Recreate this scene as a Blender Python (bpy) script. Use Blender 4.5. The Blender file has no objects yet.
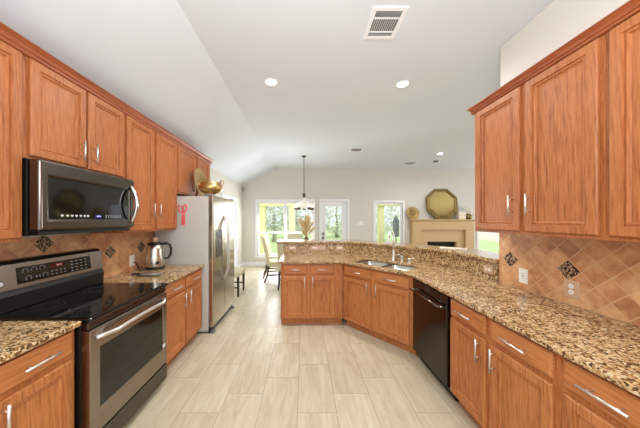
import bpy, bmesh, math, random
from mathutils import Vector, Matrix
random.seed(7)
sc = bpy.context.scene
COL = sc.collection
PI = math.pi

# ------------------------------------------------------------------ camera, world, big lights, exposure
F = 230.0; VX = 304.0; VY = 219.5; ZC = 1.5
cam = bpy.data.cameras.new('camera'); cam_o = bpy.data.objects.new('camera', cam); COL.objects.link(cam_o)
cam.sensor_width = 36; cam.lens = 36*F/640; cam.clip_start = .02; cam.clip_end = 200
cam.shift_x = (320-VX)/640; cam.shift_y = (VY-214)/640
cam_o.location = (0, 0, ZC); cam_o.rotation_euler = (PI/2, 0, 0)
sc.camera = cam_o
w = bpy.data.worlds.new('world'); sc.world = w; w.use_nodes = True
bg = w.node_tree.nodes['Background']; bg.inputs[0].default_value = (.84, .925, 1, 1); bg.inputs[1].default_value = 1.1
def area(name, loc, rot, sx, sy, power, color=(1, 1, 1)):
    l = bpy.data.lights.new(name, 'AREA'); l.shape = 'RECTANGLE'; l.size = sx; l.size_y = sy; l.energy = power; l.color = color
    o = bpy.data.objects.new(name, l); COL.objects.link(o); o.location = loc; o.rotation_euler = rot; return o
area('added_rear_fill', (0, -2.3, 1.45), (math.radians(97), 0, 0), 3.4, 2.5, 8, (.92, .96, 1))  # soft fill light added behind the camera; no glass doors are known there
area('bounce_flash', (.1, -.5, 1.95), (math.radians(172), 0, 0), .5, .5, 57, (.94, .97, 1))
area('daylight_through_living_window', (7.5, 5.1, 1.45), (PI/2, 0, PI/2), 2.8, 1.6, 52, (1, .99, .96))
area('daylight_through_breakfast_window', (-.6, 7.62, 1.2), (math.radians(-68), 0, 0), 1.6, 1.6, 115, (.95, .98, 1))
fl = bpy.data.lights.new('camera_flash', 'POINT'); fl.energy = 42; fl.color = (.98, .985, 1); fl.shadow_soft_size = .3
fl_o = bpy.data.objects.new('camera_flash', fl); COL.objects.link(fl_o); fl_o.location = (0, -.4, 2.0)
sun = bpy.data.lights.new('sun', 'SUN'); sun.energy = 1.3; sun.angle = .05; sun.color = (1, .95, .85)
sun_o = bpy.data.objects.new('sun', sun); COL.objects.link(sun_o); sun_o.rotation_euler = (math.radians(38), 0, math.radians(20))
sc.view_settings.view_transform = 'Standard'; sc.view_settings.look = 'None'
sc.view_settings.gamma = 1; sc.view_settings.use_curve_mapping = False
sc.view_settings.exposure = 0.50
sc.cycles.use_denoising = True
sc.cycles.max_bounces = 10; sc.cycles.diffuse_bounces = 6; sc.cycles.transparent_max_bounces = 12
sc.cycles.sample_clamp_indirect = 4

# ------------------------------------------------------------------ node helpers
class NT:
    def __init__(s, name):
        s.m = bpy.data.materials.new(name); s.m.use_nodes = True; s.t = s.m.node_tree
        s.b = s.t.nodes['Principled BSDF']; s.out = s.t.nodes['Material Output']
    def n(s, typ, **k):
        x = s.t.nodes.new(typ)
        for a, v in k.items(): setattr(x, a, v)
        return x
    def put(s, sock, v):
        if hasattr(v, 'is_output'): s.t.links.new(v, sock)
        elif isinstance(v, (tuple, list)) and len(v) == 3 and sock.type == 'RGBA': sock.default_value = (*v, 1)
        else: sock.default_value = v
    def math(s, op, a, b=0.0, c=None):
        x = s.n('ShaderNodeMath', operation=op); s.put(x.inputs[0], a); s.put(x.inputs[1], b)
        if c is not None: s.put(x.inputs[2], c)
        return x.outputs[0]
    def mix(s, f, a, b, mode='MIX'):
        x = s.n('ShaderNodeMix', data_type='RGBA', blend_type=mode)
        s.put(x.inputs[0], f); s.put(x.inputs[6], a); s.put(x.inputs[7], b); return x.outputs[2]
    def obj(s): return s.n('ShaderNodeTexCoord').outputs['Object']
    def mapping(s, v, scale, loc=(0, 0, 0)):
        x = s.n('ShaderNodeMapping'); s.put(x.inputs[0], v); s.put(x.inputs[3], scale); s.put(x.inputs[1], loc); return x.outputs[0]
    def noise(s, v, scale, detail=3, rough=.5, dist=0):
        x = s.n('ShaderNodeTexNoise'); s.put(x.inputs['Vector'], v)
        x.inputs['Scale'].default_value = scale; x.inputs['Detail'].default_value = detail
        x.inputs['Roughness'].default_value = rough; x.inputs['Distortion'].default_value = dist
        return x.outputs['Fac']
    def ramp(s, f, stops, interp='LINEAR'):
        x = s.n('ShaderNodeValToRGB'); x.color_ramp.interpolation = interp; s.put(x.inputs[0], f)
        e = x.color_ramp.elements
        while len(e) < len(stops): e.new(.5)
        for q, (p, c) in zip(e, stops): q.position = p; q.color = (*c, 1)
        return x.outputs[0]
    def bump(s, h, strength=.2, dist=.002):
        x = s.n('ShaderNodeBump'); s.put(x.inputs['Height'], h); x.inputs['Strength'].default_value = strength
        x.inputs['Distance'].default_value = dist; s.t.links.new(x.outputs[0], s.b.inputs['Normal'])
    def set(s, color=None, rough=None, metal=None, spec=None, coat=None):
        if color is not None: s.put(s.b.inputs['Base Color'], color)
        if rough is not None: s.put(s.b.inputs['Roughness'], rough)
        if metal is not None: s.b.inputs['Metallic'].default_value = metal
        if spec is not None: s.b.inputs['Specular IOR Level'].default_value = spec
        if coat is not None: s.b.inputs['Coat Weight'].default_value = coat
        return s.m

def lin(r, g, b):
    f = lambda c: (c/255/12.92) if c/255 <= .04045 else ((c/255+.055)/1.055)**2.4
    return (f(r), f(g), f(b))
MAT = {}
def flat(name, rgb, rough=.5, metal=0, spec=.5, coat=0, var=.04, nscale=8):
    t = NT(name); c = lin(*rgb)
    f = t.noise(t.obj(), nscale, 3)
    a = tuple(x*(1-var) for x in c); b = tuple(min(1, x*(1+var)) for x in c)
    MAT[name] = t.set(t.mix(f, a, b), rough, metal, spec, coat); return MAT[name]

def oak(name, axis, tone=1.0, red=1.0):
    t = NT(name); v = t.obj()
    r = t.n('ShaderNodeObjectInfo').outputs['Random']
    cb = t.n('ShaderNodeCombineXYZ'); t.put(cb.inputs[0], t.math('MULTIPLY', r, 7.3)); t.put(cb.inputs[1], t.math('MULTIPLY', r, 3.1)); t.put(cb.inputs[2], t.math('MULTIPLY', r, 5.7))
    va = t.n('ShaderNodeVectorMath', operation='ADD'); t.put(va.inputs[0], v); t.put(va.inputs[1], cb.outputs[0]); v = va.outputs[0]
    s1 = [1, 1, 1]; s1[axis] = .07
    fine = t.noise(t.mapping(v, tuple(150*x for x in s1)), 1, 4, .6)
    s2 = [1, 1, 1]; s2[axis] = .07
    wv = t.n('ShaderNodeTexWave', wave_type='BANDS', bands_direction='DIAGONAL'); t.put(wv.inputs['Vector'], t.mapping(v, tuple(s2)))
    wv.inputs['Scale'].default_value = 24; wv.inputs['Distortion'].default_value = 14; wv.inputs['Detail'].default_value = 3; wv.inputs['Detail Scale'].default_value = .8
    broad = t.noise(t.mapping(v, tuple(5*x for x in s2)), 1, 2)
    g = t.math('ADD', t.math('MULTIPLY', fine, .60), t.math('ADD', t.math('MULTIPLY', wv.outputs['Fac'], .11), t.math('MULTIPLY', broad, .29)))
    k = tone
    col = t.ramp(g, [(.30, (.26*k, .068*k/red, .018*k/red)), (.46, (.48*k, .155*k/red, .047*k/red)), (.70, (.63*k, .236*k/red, .083*k/red))])
    t.bump(fine, .08, .001)
    MAT[name] = t.set(col, t.math('ADD', t.math('MULTIPLY', fine, .15), .38), spec=.35); return MAT[name]
OV = oak('oak_vertical_grain', 2, .80); OH = oak('oak_horizontal_grain', 0, .80)
OC = oak('oak_crown', 1, .62, 1.3); OL = oak('oak_lower_vertical', 2, .92, .92); OLH = oak('oak_lower_horizontal', 0, .92, .92)

def granite():
    t = NT('speckled_granite'); v = t.obj()
    wn = t.n('ShaderNodeTexNoise'); t.put(wn.inputs['Vector'], v); wn.inputs['Scale'].default_value = 40; wn.inputs['Detail'].default_value = 2
    off = t.n('ShaderNodeVectorMath', operation='SCALE'); t.put(off.inputs[0], wn.outputs['Color']); off.inputs['Scale'].default_value = .022
    va = t.n('ShaderNodeVectorMath', operation='ADD'); t.put(va.inputs[0], v); t.put(va.inputs[1], off.outputs[0])
    vo = t.n('ShaderNodeTexVoronoi'); t.put(vo.inputs['Vector'], va.outputs[0]); vo.inputs['Scale'].default_value = 105
    sp = t.n('ShaderNodeSeparateColor'); t.put(sp.inputs[0], vo.outputs['Color'])
    patch = t.noise(v, 16, 3)
    g = t.math('ADD', sp.outputs[0], t.math('MULTIPLY', t.math('SUBTRACT', patch, .5), .9))
    col = t.ramp(g, [(0, lin(40, 27, 20)), (.17, lin(112, 76, 46)), (.34, lin(176, 136, 88)), (.55, lin(206, 172, 122)), (.79, lin(228, 206, 164))], 'CONSTANT')
    n2 = t.noise(v, 160, 3)
    col = t.mix(t.math('MULTIPLY', n2, .46), col, lin(132, 96, 60))
    MAT['granite'] = t.set(col, .17, spec=.4)
granite()

def backsplash_mat(name, y0, z0, s=.105):
    t = NT(name); xyz = t.n('ShaderNodeSeparateXYZ'); t.put(xyz.inputs[0], t.obj())
    y = t.math('SUBTRACT', xyz.outputs[1], y0); z = t.math('SUBTRACT', xyz.outputs[2], z0)
    k = 1/(math.sqrt(2)*s)
    a = t.math('MULTIPLY', t.math('ADD', y, z), k); b = t.math('MULTIPLY', t.math('SUBTRACT', y, z), k)
    def edge(q):
        f = t.math('FRACT', q); return t.math('MINIMUM', f, t.math('SUBTRACT', 1.0, f))
    e = t.math('MINIMUM', edge(a), edge(b))
    cb = t.n('ShaderNodeCombineXYZ'); t.put(cb.inputs[0], t.math('FLOOR', a)); t.put(cb.inputs[1], t.math('FLOOR', b))
    wn = t.n('ShaderNodeTexWhiteNoise', noise_dimensions='3D'); t.put(wn.inputs['Vector'], cb.outputs[0])
    n1 = t.noise(t.obj(), 9, 5, .6, .4)
    f = t.math('ADD', t.math('MULTIPLY', wn.outputs['Value'], .26), t.math('MULTIPLY', n1, 1.0))
    col = t.ramp(f, [(.32, lin(150, 96, 62)), (.58, lin(194, 138, 94)), (.85, lin(220, 174, 126))])
    m = t.math('SUBTRACT', 1.0, t.math('SMOOTH_MIN', t.math('MULTIPLY', e, 24.0), 1.0, .1))
    gm = t.n('ShaderNodeMapRange'); t.put(gm.inputs[0], e); gm.inputs[1].default_value = .018; gm.inputs[2].default_value = .034; gm.inputs[3].default_value = 1; gm.inputs[4].default_value = 0
    col = t.mix(gm.outputs[0], col, lin(206, 166, 122))
    t.bump(t.math('SUBTRACT', n1, t.math('MULTIPLY', gm.outputs[0], .8)), .25, .003)
    return t.set(col, .42, spec=.4)

def floor_mat():
    t = NT('travertine_plank_tile'); xyz = t.n('ShaderNodeSeparateXYZ'); o = t.obj(); t.put(xyz.inputs[0], o)
    a = t.math('DIVIDE', t.math('ADD', xyz.outputs[0], .05), .304); k = t.math('FLOOR', a)
    b = t.math('DIVIDE', t.math('SUBTRACT', t.math('SUBTRACT', xyz.outputs[1], 2.384), t.math('MULTIPLY', k, .2)), .6)
    def edge(q, size):
        f = t.math('FRACT', q); return t.math('MULTIPLY', t.math('MINIMUM', f, t.math('SUBTRACT', 1.0, f)), size)
    e = t.math('MINIMUM', edge(a, .304), edge(b, .6))
    cb = t.n('ShaderNodeCombineXYZ'); t.put(cb.inputs[0], k); t.put(cb.inputs[1], t.math('FLOOR', b))
    wn = t.n('ShaderNodeTexWhiteNoise', noise_dimensions='3D'); t.put(wn.inputs['Vector'], cb.outputs[0])
    sh = t.n('ShaderNodeVectorMath', operation='MULTIPLY_ADD'); t.put(sh.inputs[0], wn.outputs['Color']); t.put(sh.inputs[1], (9, 9, 9)); t.put(sh.inputs[2], o)
    st = t.noise(t.mapping(sh.outputs[0], (14, 2.2, 1)), 1, 6, .62, .8)
    f = t.math('ADD', t.math('MULTIPLY', st, .85), t.math('MULTIPLY', wn.outputs['Value'], .10))
    col = t.ramp(f, [(.25, lin(176, 160, 130)), (.5, lin(196, 183, 157)), (.75, lin(213, 205, 186))])
    gm = t.n('ShaderNodeMapRange'); t.put(gm.inputs[0], e); gm.inputs[1].default_value = .0012; gm.inputs[2].default_value = .0026; gm.inputs[3].default_value = 1; gm.inputs[4].default_value = 0
    col = t.mix(t.math('MULTIPLY', gm.outputs[0], .85), col, lin(128, 118, 104))
    t.bump(t.math('SUBTRACT', t.math('MULTIPLY', st, .2), gm.outputs[0]), .15, .002)
    MAT['floor'] = t.set(col, .36, spec=.4)
floor_mat()

flat('ceiling_paint', (216, 222, 228), .9, spec=.2, var=.01, nscale=3)
flat('wall_paint', (215, 210, 202), .85, spec=.2, var=.015, nscale=3)
flat('white_trim', (238, 238, 240), .4, var=.01)
flat('nickel', (225, 223, 218), .36, 1, var=.03)
flat('chrome', (215, 215, 215), .12, 1, var=.02)
flat('black_plastic', (18, 17, 17), .35)
flat('black_glass', (10, 9, 9), .06, spec=.6)
flat('dark_interior', (8, 8, 8), .8)
flat('white_plastic', (238, 236, 230), .4, var=.01)
flat('beige_plate', (198, 164, 134), .4, var=.01)
flat('icon_white', (205, 205, 205), .6, var=.01)
flat('icon_grey', (120, 120, 122), .6, var=.01)
flat('faint_ring', (62, 62, 66), .3)
flat('fridge_side', (198, 196, 190), .5, spec=.3, var=.02)
flat('beige_fabric', (205, 197, 165), .9, var=.06, nscale=60)
flat('dark_wood', (48, 32, 26), .4)
flat('gold', (198, 164, 106), .33, 1, var=.1)
flat('old_gold', (150, 128, 84), .35, 1, var=.12)
flat('mirror', (214, 186, 124), .06, 1, var=.01)
flat('mantel_paint', (198, 166, 122), .6, var=.03)
flat('cream', (232, 222, 205), .7, var=.03)
flat('red_plastic', (232, 92, 94), .4)
flat('dried_plant', (206, 178, 130), .9, var=.2, nscale=40)
flat('bronze', (92, 80, 64), .4, .8)
flat('vent_shadow', (120, 118, 114), .8)
flat('lawn', (178, 196, 136), .95, var=.2, nscale=2)
flat('patio', (205, 200, 190), .9, var=.05)
flat('foliage', (202, 208, 190), .9, var=.35, nscale=3)
flat('bark', (165, 155, 142), .9, var=.2)
flat('yellow_paint', (214, 214, 150), .8, var=.03)
flat('grey_cloth', (118, 122, 120), .9, var=.1)
flat('lamp_trim', (240, 240, 240), .5, var=.01)

def brushed(name, rgb, rough, axis=2, metal=1.0, var=.06):
    t = NT(name); s = [260, 260, 260]; s[axis] = 3
    f = t.noise(t.mapping(t.obj(), tuple(s)), 1, 3)
    c = lin(*rgb); col = t.mix(f, tuple(x*(1-var) for x in c), tuple(min(1, x*(1+var)) for x in c))
    MAT[name] = t.set(col, t.math('ADD', t.math('MULTIPLY', f, .08), rough-.04), metal)
brushed('stainless', (190, 178, 162), .17, 2)
brushed('sink_steel', (205, 203, 198), .22, 0)
brushed('slate_steel', (154, 144, 136), .26, 0)
brushed('slate_dark', (104, 96, 90), .22, 0)
brushed('slate_black', (72, 66, 64), .2, 0)
brushed('kettle_steel', (212, 204, 190), .27, 2)
brushed('spoon_steel', (225, 225, 225), .42, 0)

def emit(name, rgb, strength):
    t = NT(name); e = t.n('ShaderNodeEmission'); e.inputs[0].default_value = (*rgb, 1); e.inputs[1].default_value = strength
    t.t.links.new(e.outputs[0], t.out.inputs[0]); MAT[name] = t.m
emit('lamp_glow', (1, .95, .88), 9); emit('display_red', (1, .2, .12), .05); emit('display_blue', (.12, .08, .55), .25); emit('display_text', (.75, .75, 1), 1.0)
emit('display_red_text', (1, .5, .4), .5)
def glass():
    t = NT('window_glass'); a = t.n('ShaderNodeBsdfTransparent'); g = t.n('ShaderNodeBsdfGlossy'); g.inputs['Roughness'].default_value = .02
    fr = t.n('ShaderNodeFresnel'); fr.inputs[0].default_value = 1.35
    m = t.n('ShaderNodeMixShader'); t.t.links.new(fr.outputs[0], m.inputs[0]); t.t.links.new(a.outputs[0], m.inputs[1]); t.t.links.new(g.outputs[0], m.inputs[2])
    t.t.links.new(m.outputs[0], t.out.inputs[0]); MAT['glass'] = t.m
    t = NT('frosted_shade'); a = t.n('ShaderNodeBsdfTranslucent'); g = t.n('ShaderNodeBsdfDiffuse'); m = t.n('ShaderNodeMixShader')
    a.inputs[0].default_value = g.inputs[0].default_value = (.95, .93, .88, 1); m.inputs[0].default_value = .5
    t.t.links.new(a.outputs[0], m.inputs[1]); t.t.links.new(g.outputs[0], m.inputs[2]); t.t.links.new(m.outputs[0], t.out.inputs[0]); MAT['shade'] = t.m
glass()
def mosaic():
    t = NT('dark_mosaic'); vo = t.n('ShaderNodeTexVoronoi'); t.put(vo.inputs['Vector'], t.obj()); vo.inputs['Scale'].default_value = 120
    sp = t.n('ShaderNodeSeparateColor'); t.put(sp.inputs[0], vo.outputs['Color'])
    MAT['mosaic'] = t.set(t.ramp(sp.outputs[0], [(0, lin(44, 30, 24)), (.38, lin(92, 62, 44)), (.6, lin(150, 118, 88)), (.82, lin(190, 160, 124))], 'CONSTANT'), .25)
mosaic()

# ------------------------------------------------------------------ mesh builder
class MB:
    def __init__(s): s.bm = bmesh.new(); s.mi = 0; s.X = Matrix()
    def v(s, p): return s.bm.verts.new(s.X @ Vector(p))
    def f(s, vs, smooth=False):
        try: q = s.bm.faces.new(vs)
        except ValueError: return None
        q.material_index = s.mi; q.smooth = smooth; return q
    def box(s, a, b):
        (x0, y0, z0), (x1, y1, z1) = a, b
        p = [s.v(q) for q in ((x0, y0, z0), (x1, y0, z0), (x1, y1, z0), (x0, y1, z0), (x0, y0, z1), (x1, y0, z1), (x1, y1, z1), (x0, y1, z1))]
        for i in ((3, 2, 1, 0), (4, 5, 6, 7), (0, 1, 5, 4), (1, 2, 6, 5), (2, 3, 7, 6), (3, 0, 4, 7)): s.f([p[k] for k in i])
        return s
    def loft(s, loops, cap0=True, cap1=True, smooth=False, close=True):
        L = [[s.v(p) for p in lp] for lp in loops]; n = len(L[0])
        for A, B in zip(L, L[1:]):
            for i in range(n if close else n-1):
                j = (i+1) % n; s.f([A[i], A[j], B[j], B[i]], smooth)
        if cap0: s.f(L[0][::-1])
        if cap1: s.f(L[-1])
        return s
    def panel(s, x0, x1, z0, z1, rings, y=0):
        # nested rectangles facing -Y: rings of (inset, height above the plane y)
        s.loft([[(x0+i, y-h, z0+i), (x1-i, y-h, z0+i), (x1-i, y-h, z1-i), (x0+i, y-h, z1-i)] for i, h in rings]); return s
    def tube(s, pts, r, n=10, caps=True):
        pts = [Vector(p) for p in pts]; rs = r if isinstance(r, (list, tuple)) else [r]*len(pts)
        loops = []; nrm = None
        for i, p in enumerate(pts):
            d = (pts[min(i+1, len(pts)-1)]-pts[max(i-1, 0)]).normalized()
            if nrm is None: nrm = d.orthogonal().normalized()
            nrm = (nrm-d*nrm.dot(d)).normalized(); b = d.cross(nrm)
            loops.append([p+(nrm*math.cos(2*PI*k/n)+b*math.sin(2*PI*k/n))*rs[i] for k in range(n)])
        return s.loft(loops, caps, caps, True)
    def lathe(s, prof, c=(0, 0, 0), n=24, sx=1, sy=1):
        loops = [[(c[0]+r*math.cos(2*PI*k/n)*sx, c[1]+r*math.sin(2*PI*k/n)*sy, c[2]+z) for k in range(n)] for r, z in prof]
        return s.loft(loops, True, True, True)
    def plate(s, outer, holes, t0, t1, mp):
        # polygon with holes in (a,b) extruded in t; mp(a,b,t) -> xyz
        for t in (t0, t1):
            es = []
            for lp in [outer]+holes:
                vs = [s.v(mp(a, b, t)) for a, b in lp]
                es += [s.bm.edges.new((vs[i], vs[(i+1) % len(vs)])) for i in range(len(vs))]
            r = bmesh.ops.triangle_fill(s.bm, use_beauty=True, use_dissolve=False, edges=es)
            for g in r['geom']:
                if isinstance(g, bmesh.types.BMFace): g.material_index = s.mi
        for lp in [outer]+holes:
            for i in range(len(lp)):
                (a, b), (c, d) = lp[i], lp[(i+1) % len(lp)]
                s.f([s.v(mp(a, b, t0)), s.v(mp(c, d, t0)), s.v(mp(c, d, t1)), s.v(mp(a, b, t1))])
        bmesh.ops.remove_doubles(s.bm, verts=s.bm.verts, dist=1e-5); return s
    def build(s, name, mats, parent=None, bevel=0, seg=2, subsurf=0):
        bmesh.ops.recalc_face_normals(s.bm, faces=s.bm.faces)
        me = bpy.data.meshes.new(name); s.bm.to_mesh(me); s.bm.free()
        for m in (mats if isinstance(mats, (list, tuple)) else [mats]):
            me.materials.append(MAT[m] if isinstance(m, str) else m)
        o = bpy.data.objects.new(name, me); COL.objects.link(o)
        if parent: o.parent = parent
        if bevel:
            b = o.modifiers.new('bevel', 'BEVEL'); b.width = bevel; b.segments = seg; b.limit_method = 'ANGLE'; b.angle_limit = math.radians(40)
            b.harden_normals = False
        if subsurf:
            q = o.modifiers.new('sub', 'SUBSURF'); q.levels = q.render_levels = subsurf
        return o
def tag(o, label=None, cat=None, group=None, kind=None):
    if label: o['label'] = label
    if cat: o['category'] = cat
    if group: o['group'] = group
    if kind: o['kind'] = kind
    return o
def thing(name, label, cat, loc=(0, 0, 0), rz=0, group=None):
    o = bpy.data.objects.new(name, None); COL.objects.link(o); o.location = loc; o.rotation_euler = (0, 0, rz); o.empty_display_size = .1
    return tag(o, label, cat, group)
def struct(mb, name, mats, bevel=0): return tag(mb.build(name, mats, None, bevel), kind='structure')
def bx(a, b): return MB().box(a, b)
def rect(x0, x1, z0, z1): return [(x0, z0), (x1, z0), (x1, z1), (x0, z1)]
XZ = lambda a, b, t: (a, t, b)
YZ = lambda a, b, t: (t, a, b)
XY = lambda a, b, t: (a, b, t)

# ------------------------------------------------------------------ room shell
XL, XR, YF, ZCEIL = -1.98, 1.84, 7.4, 3.12
YB = -2.6; XRR = 7.6; YEND = 2.16
struct(bx((XL-.1, YB, -.1), (XRR+.1, YF+.12, 0)), 'floor', 'floor')
prof = [(XL-.12, 2.545), (-.94, ZCEIL), (XRR+.1, ZCEIL), (XRR+.1, ZCEIL+.1), (-.99, ZCEIL+.1), (XL-.12, 2.665)]
struct(MB().plate(prof, [], YB, YF+.12, XZ), 'ceiling', 'ceiling_paint')
LWZ = 2.61
LD0, LD1 = 5.6, 6.72
struct(MB().plate(rect(YB, YF, 0, LWZ), [rect(LD0, LD1, .01, 2.03)], XL-.12, XL, YZ), 'wall_left', 'wall_paint')
struct(bx((XR, YB, 0), (XR+.12, YEND, ZCEIL)), 'wall_right', 'wall_paint', .01)
W1 = (-1.50, .29, .33, 2.07); D1 = (.565, 1.39, .012, 2.08); W2 = (2.29, 3.17, .33, 2.04); W3 = (5.62, 6.85, .33, 2.05)
struct(MB().plate([(XL, 0), (XRR, 0), (XRR, ZCEIL), (-.94, ZCEIL), (XL, 2.61)], [rect(*q) for q in (W1, D1, W2, W3)], YF, YF+.14, XZ), 'wall_far', 'wall_paint')
W4 = (3.6, 6.6, .6, 2.3)
struct(MB().plate(rect(YB, YF, 0, ZCEIL), [rect(*W4)], XRR, XRR+.12, YZ), 'wall_living', 'wall_paint')
MBB = [bx((XL+.0, YF-.015, 0), (.49, YF, .13)), bx((1.47, YF-.015, 0), (3.3, YF, .13)), bx((5.5, YF-.015, 0), (XRR, YF, .13))]
struct(MBB[0], 'baseboard_far', 'white_trim', .004); struct(MBB[1], 'baseboard_far', 'white_trim', .004); struct(MBB[2], 'baseboard_far', 'white_trim', .004)
struct(bx((XL, 4.12, 0), (XL+.015, LD0-.09, .13)), 'baseboard_left', 'white_trim', .004)
struct(bx((XL, LD1+.09, 0), (XL+.015, YF-.016, .13)), 'baseboard_left', 'white_trim', .004)

def window(n, q, units, rail=True, sill=True):
    x0, x1, z0, z1 = q; e = .002
    r = MB().plate(rect(x0-.065, x1+.065, z0-.075, z1+.075), [rect(x0+.0, x1-.0, z0, z1)], YF-.018, YF-.001, XZ)
    root = tag(r.build('window_%d' % n, 'white_trim', None, .004), kind='structure')
    b = MB(); wd = (x1-x0)/units; holes = []
    for k in range(units):
        a0 = x0+k*wd+.045; a1 = x0+(k+1)*wd-.045
        if rail: holes += [rect(a0, a1, z0+.05, 1.045), rect(a0, a1, 1.095, z1-.05)]
        else: holes += [rect(a0, a1, z0+.05, z1-.05)]
    b.plate(rect(x0+e, x1-e, z0+e, z1-e), holes, YF+.04, YF+.09, XZ); b.build('window_frame', 'white_trim', root, .004)
    g = MB().box((x0+.03, YF+.06, z0+.03), (x1-.03, YF+.066, z1-.03)); g.build('window_pane', 'glass', root)
    if sill: bx((x0-.08, YF-.05, z0-.03), (x1+.08, YF-.0185, z0+.0)).build('window_sill', 'white_trim', root, .004)
window(1, W1, 2); window(2, W2, 1, False); window(3, W3, 1)
# side windows on the living-room wall
r = MB().plate(rect(W4[0]-.07, W4[1]+.07, W4[2]-.07, W4[3]+.07), [rect(*W4)], XRR-.018, XRR-.001, YZ)
root = tag(r.build('window_4', 'white_trim', None, .004), kind='structure')
MB().plate(rect(W4[0]+.002, W4[1]-.002, W4[2]+.002, W4[3]-.002), [rect(W4[0]+.05, 5.06, W4[2]+.05, W4[3]-.05), rect(5.14, W4[1]-.05, W4[2]+.05, W4[3]-.05)], XRR+.03, XRR+.08, YZ).build('window_frame', 'white_trim', root)
bx((XRR+.05, W4[0]+.03, W4[2]+.03), (XRR+.056, W4[1]-.03, W4[3]-.03)).build('window_pane', 'glass', root)
# glazed back door
x0, x1, z0, z1 = D1
root = tag(MB().plate([(x0-.07, 0), (x0, 0), (x0, z1), (x1, z1), (x1, 0), (x1+.07, 0), (x1+.07, z1+.075), (x0-.07, z1+.075)], [], YF-.02, YF-.001, XZ).build('door_1', 'white_trim', None, .004), kind='structure')
MB().plate(rect(x0+.003, x1-.003, z0, z1-.003), [rect(.695, 1.215, .3, 1.93)], YF+.03, YF+.07, XZ).build('door_slab', 'white_trim', root, .004)
MB().plate(rect(.67, 1.24, .275, 1.955), [rect(.695, 1.215, .3, 1.93)], YF+.02, YF+.03, XZ).build('glazing_bead', 'white_trim', root, .003)
bx((.695, YF+.047, .3), (1.215, YF+.053, 1.93)).build('door_pane', 'glass', root)
for z, rr, nm in ((1.04, .032, 'deadbolt'), (.9, .036, 'door_knob')):
    m = MB(); m.X = Matrix.Translation((.61, YF+.03, z)) @ Matrix.Rotation(PI/2, 4, 'X'); m.lathe([(rr, 0), (rr, .008), (.013, .012), (.013, .03), (rr*.85, .036), (rr*.9, .055), (rr*.5, .066)]); m.build(nm, 'bronze', root)
# glazed opening in the left wall
root = tag(MB().plate([(LD0-.08, 0), (LD0, 0), (LD0, 2.03), (LD1, 2.03), (LD1, 0), (LD1+.08, 0), (LD1+.08, 2.12), (LD0-.08, 2.12)], [], XL+.001, XL+.02, YZ).build('door_2', 'white_trim', None, .004), kind='structure')
MB().plate([(LD0+.001, .011), (LD0+.02, .011), (LD0+.02, 2.009), (LD1-.02, 2.009), (LD1-.02, .011), (LD1-.001, .011), (LD1-.001, 2.029), (LD0+.001, 2.029)], [], XL-.119, XL, YZ).build('door_jamb', 'white_trim', root)

# ------------------------------------------------------------------ cabinets
def bar_handle(parent, x, y, z, L, vert, mat='nickel', r=.006):
    m = MB(); d = Vector((0, 0, 1)) if vert else Vector((1, 0, 0)); c = Vector((x, y-.032, z))
    m.tube([c-d*L/2, c+d*L/2], r, 10)
    for s in (-1, 1): m.tube([c+d*s*L*.3, c+d*s*L*.3+Vector((0, .032, 0))], r*.75, 8)
    return m.build('handle', mat, parent)
DOOR = [(0, 0), (0, .014), (.006, .020), (.048, .020), (.051, .011), (.054, .011), (.060, .0145), (.064, .014), (.069, .005), (.072, .003), (.082, .004)]
DRAWER = [(0, 0), (0, .012), (.006, .0165), (.012, .020), (.016, .0205)]
def fronts(root, items, ov, oh, zb):
    for it in items:
        kind, x0, x1, z0, z1 = it[:5]; h = it[5] if len(it) > 5 else None
        if kind == 'door':
            o = MB().panel(x0, x1, z0-zb, z1-zb, DOOR, -.001).build('door', ov, root)
            if h: bar_handle(o, h[0], -.021, h[1]-zb, .15, True)
        else:
            o = MB().panel(x0, x1, z0-zb, z1-zb, DRAWER, -.001).build('drawer', oh, root)
            bar_handle(o, (x0+x1)/2, -.021, (z0+z1)/2-zb, .16, False)
def upper(label, loc, rz, wd, dep, z0, z1, items, group):
    root = thing('wall_cabinet', label, 'cabinet', (loc[0], loc[1], z0), rz, group)
    bx((0, 0, 0), (wd, dep, z1-z0)).build('carcass', OV, root, .002)
    fronts(root, items, OV, OH, z0); return root
def base(label, loc, rz, wd, dep, items, group, carcass=True):
    root = thing('base_cabinet', label, 'cabinet', (loc[0], loc[1], 0), rz, group)
    bx((0, 0, .1), (wd, dep, .883)).build('carcass', OL, root, .002)
    bx((.001, .065, .0), (wd-.001, dep, .0995)).build('toe_kick', OL, root)
    fronts(root, items, OL, OLH, 0); return root
DZ = (.112, .705); RZ = (.733, .862)
# left uppers
UF = -1.67; UD = .305; LR = PI/2
GU = 'oak wall cabinets on the left wall'
def lx(y, y0): return y-y0
upper('oak wall cabinet at left edge, nearest the camera, beside black microwave', (UF, .59), LR, .769, UD, 1.371, 2.52, [('door', .02, .375, 1.39, 2.478, (.34, 1.6)), ('door', .405, .76, 1.39, 2.478, (.44, 1.6))], GU)
upper('short oak wall cabinet with two doors directly above the microwave', (UF, 1.3605), LR, .769, UD, 1.868, 2.52, [('door', .031, .387, 1.887, 2.478, (.341, 2.01)), ('door', .405, .749, 1.887, 2.478, (.441, 2.01))], GU)
upper('tall oak wall cabinet with two doors hanging above the kettle', (UF, 2.131), LR, .879, UD, 1.371, 2.52, [('door', .018, .395, 1.39, 2.478, (.37, 1.6)), ('door', .45, .857, 1.39, 2.478, (.475, 1.6))], GU)
upper('shallow oak wall cabinet over the refrigerator behind gold ornaments', (UF, 3.012), LR, 1.08, UD, 1.848, 2.52, [('door', .022, .50, 1.866, 2.478), ('door', .565, 1.0, 1.866, 2.478)], GU)
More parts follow.
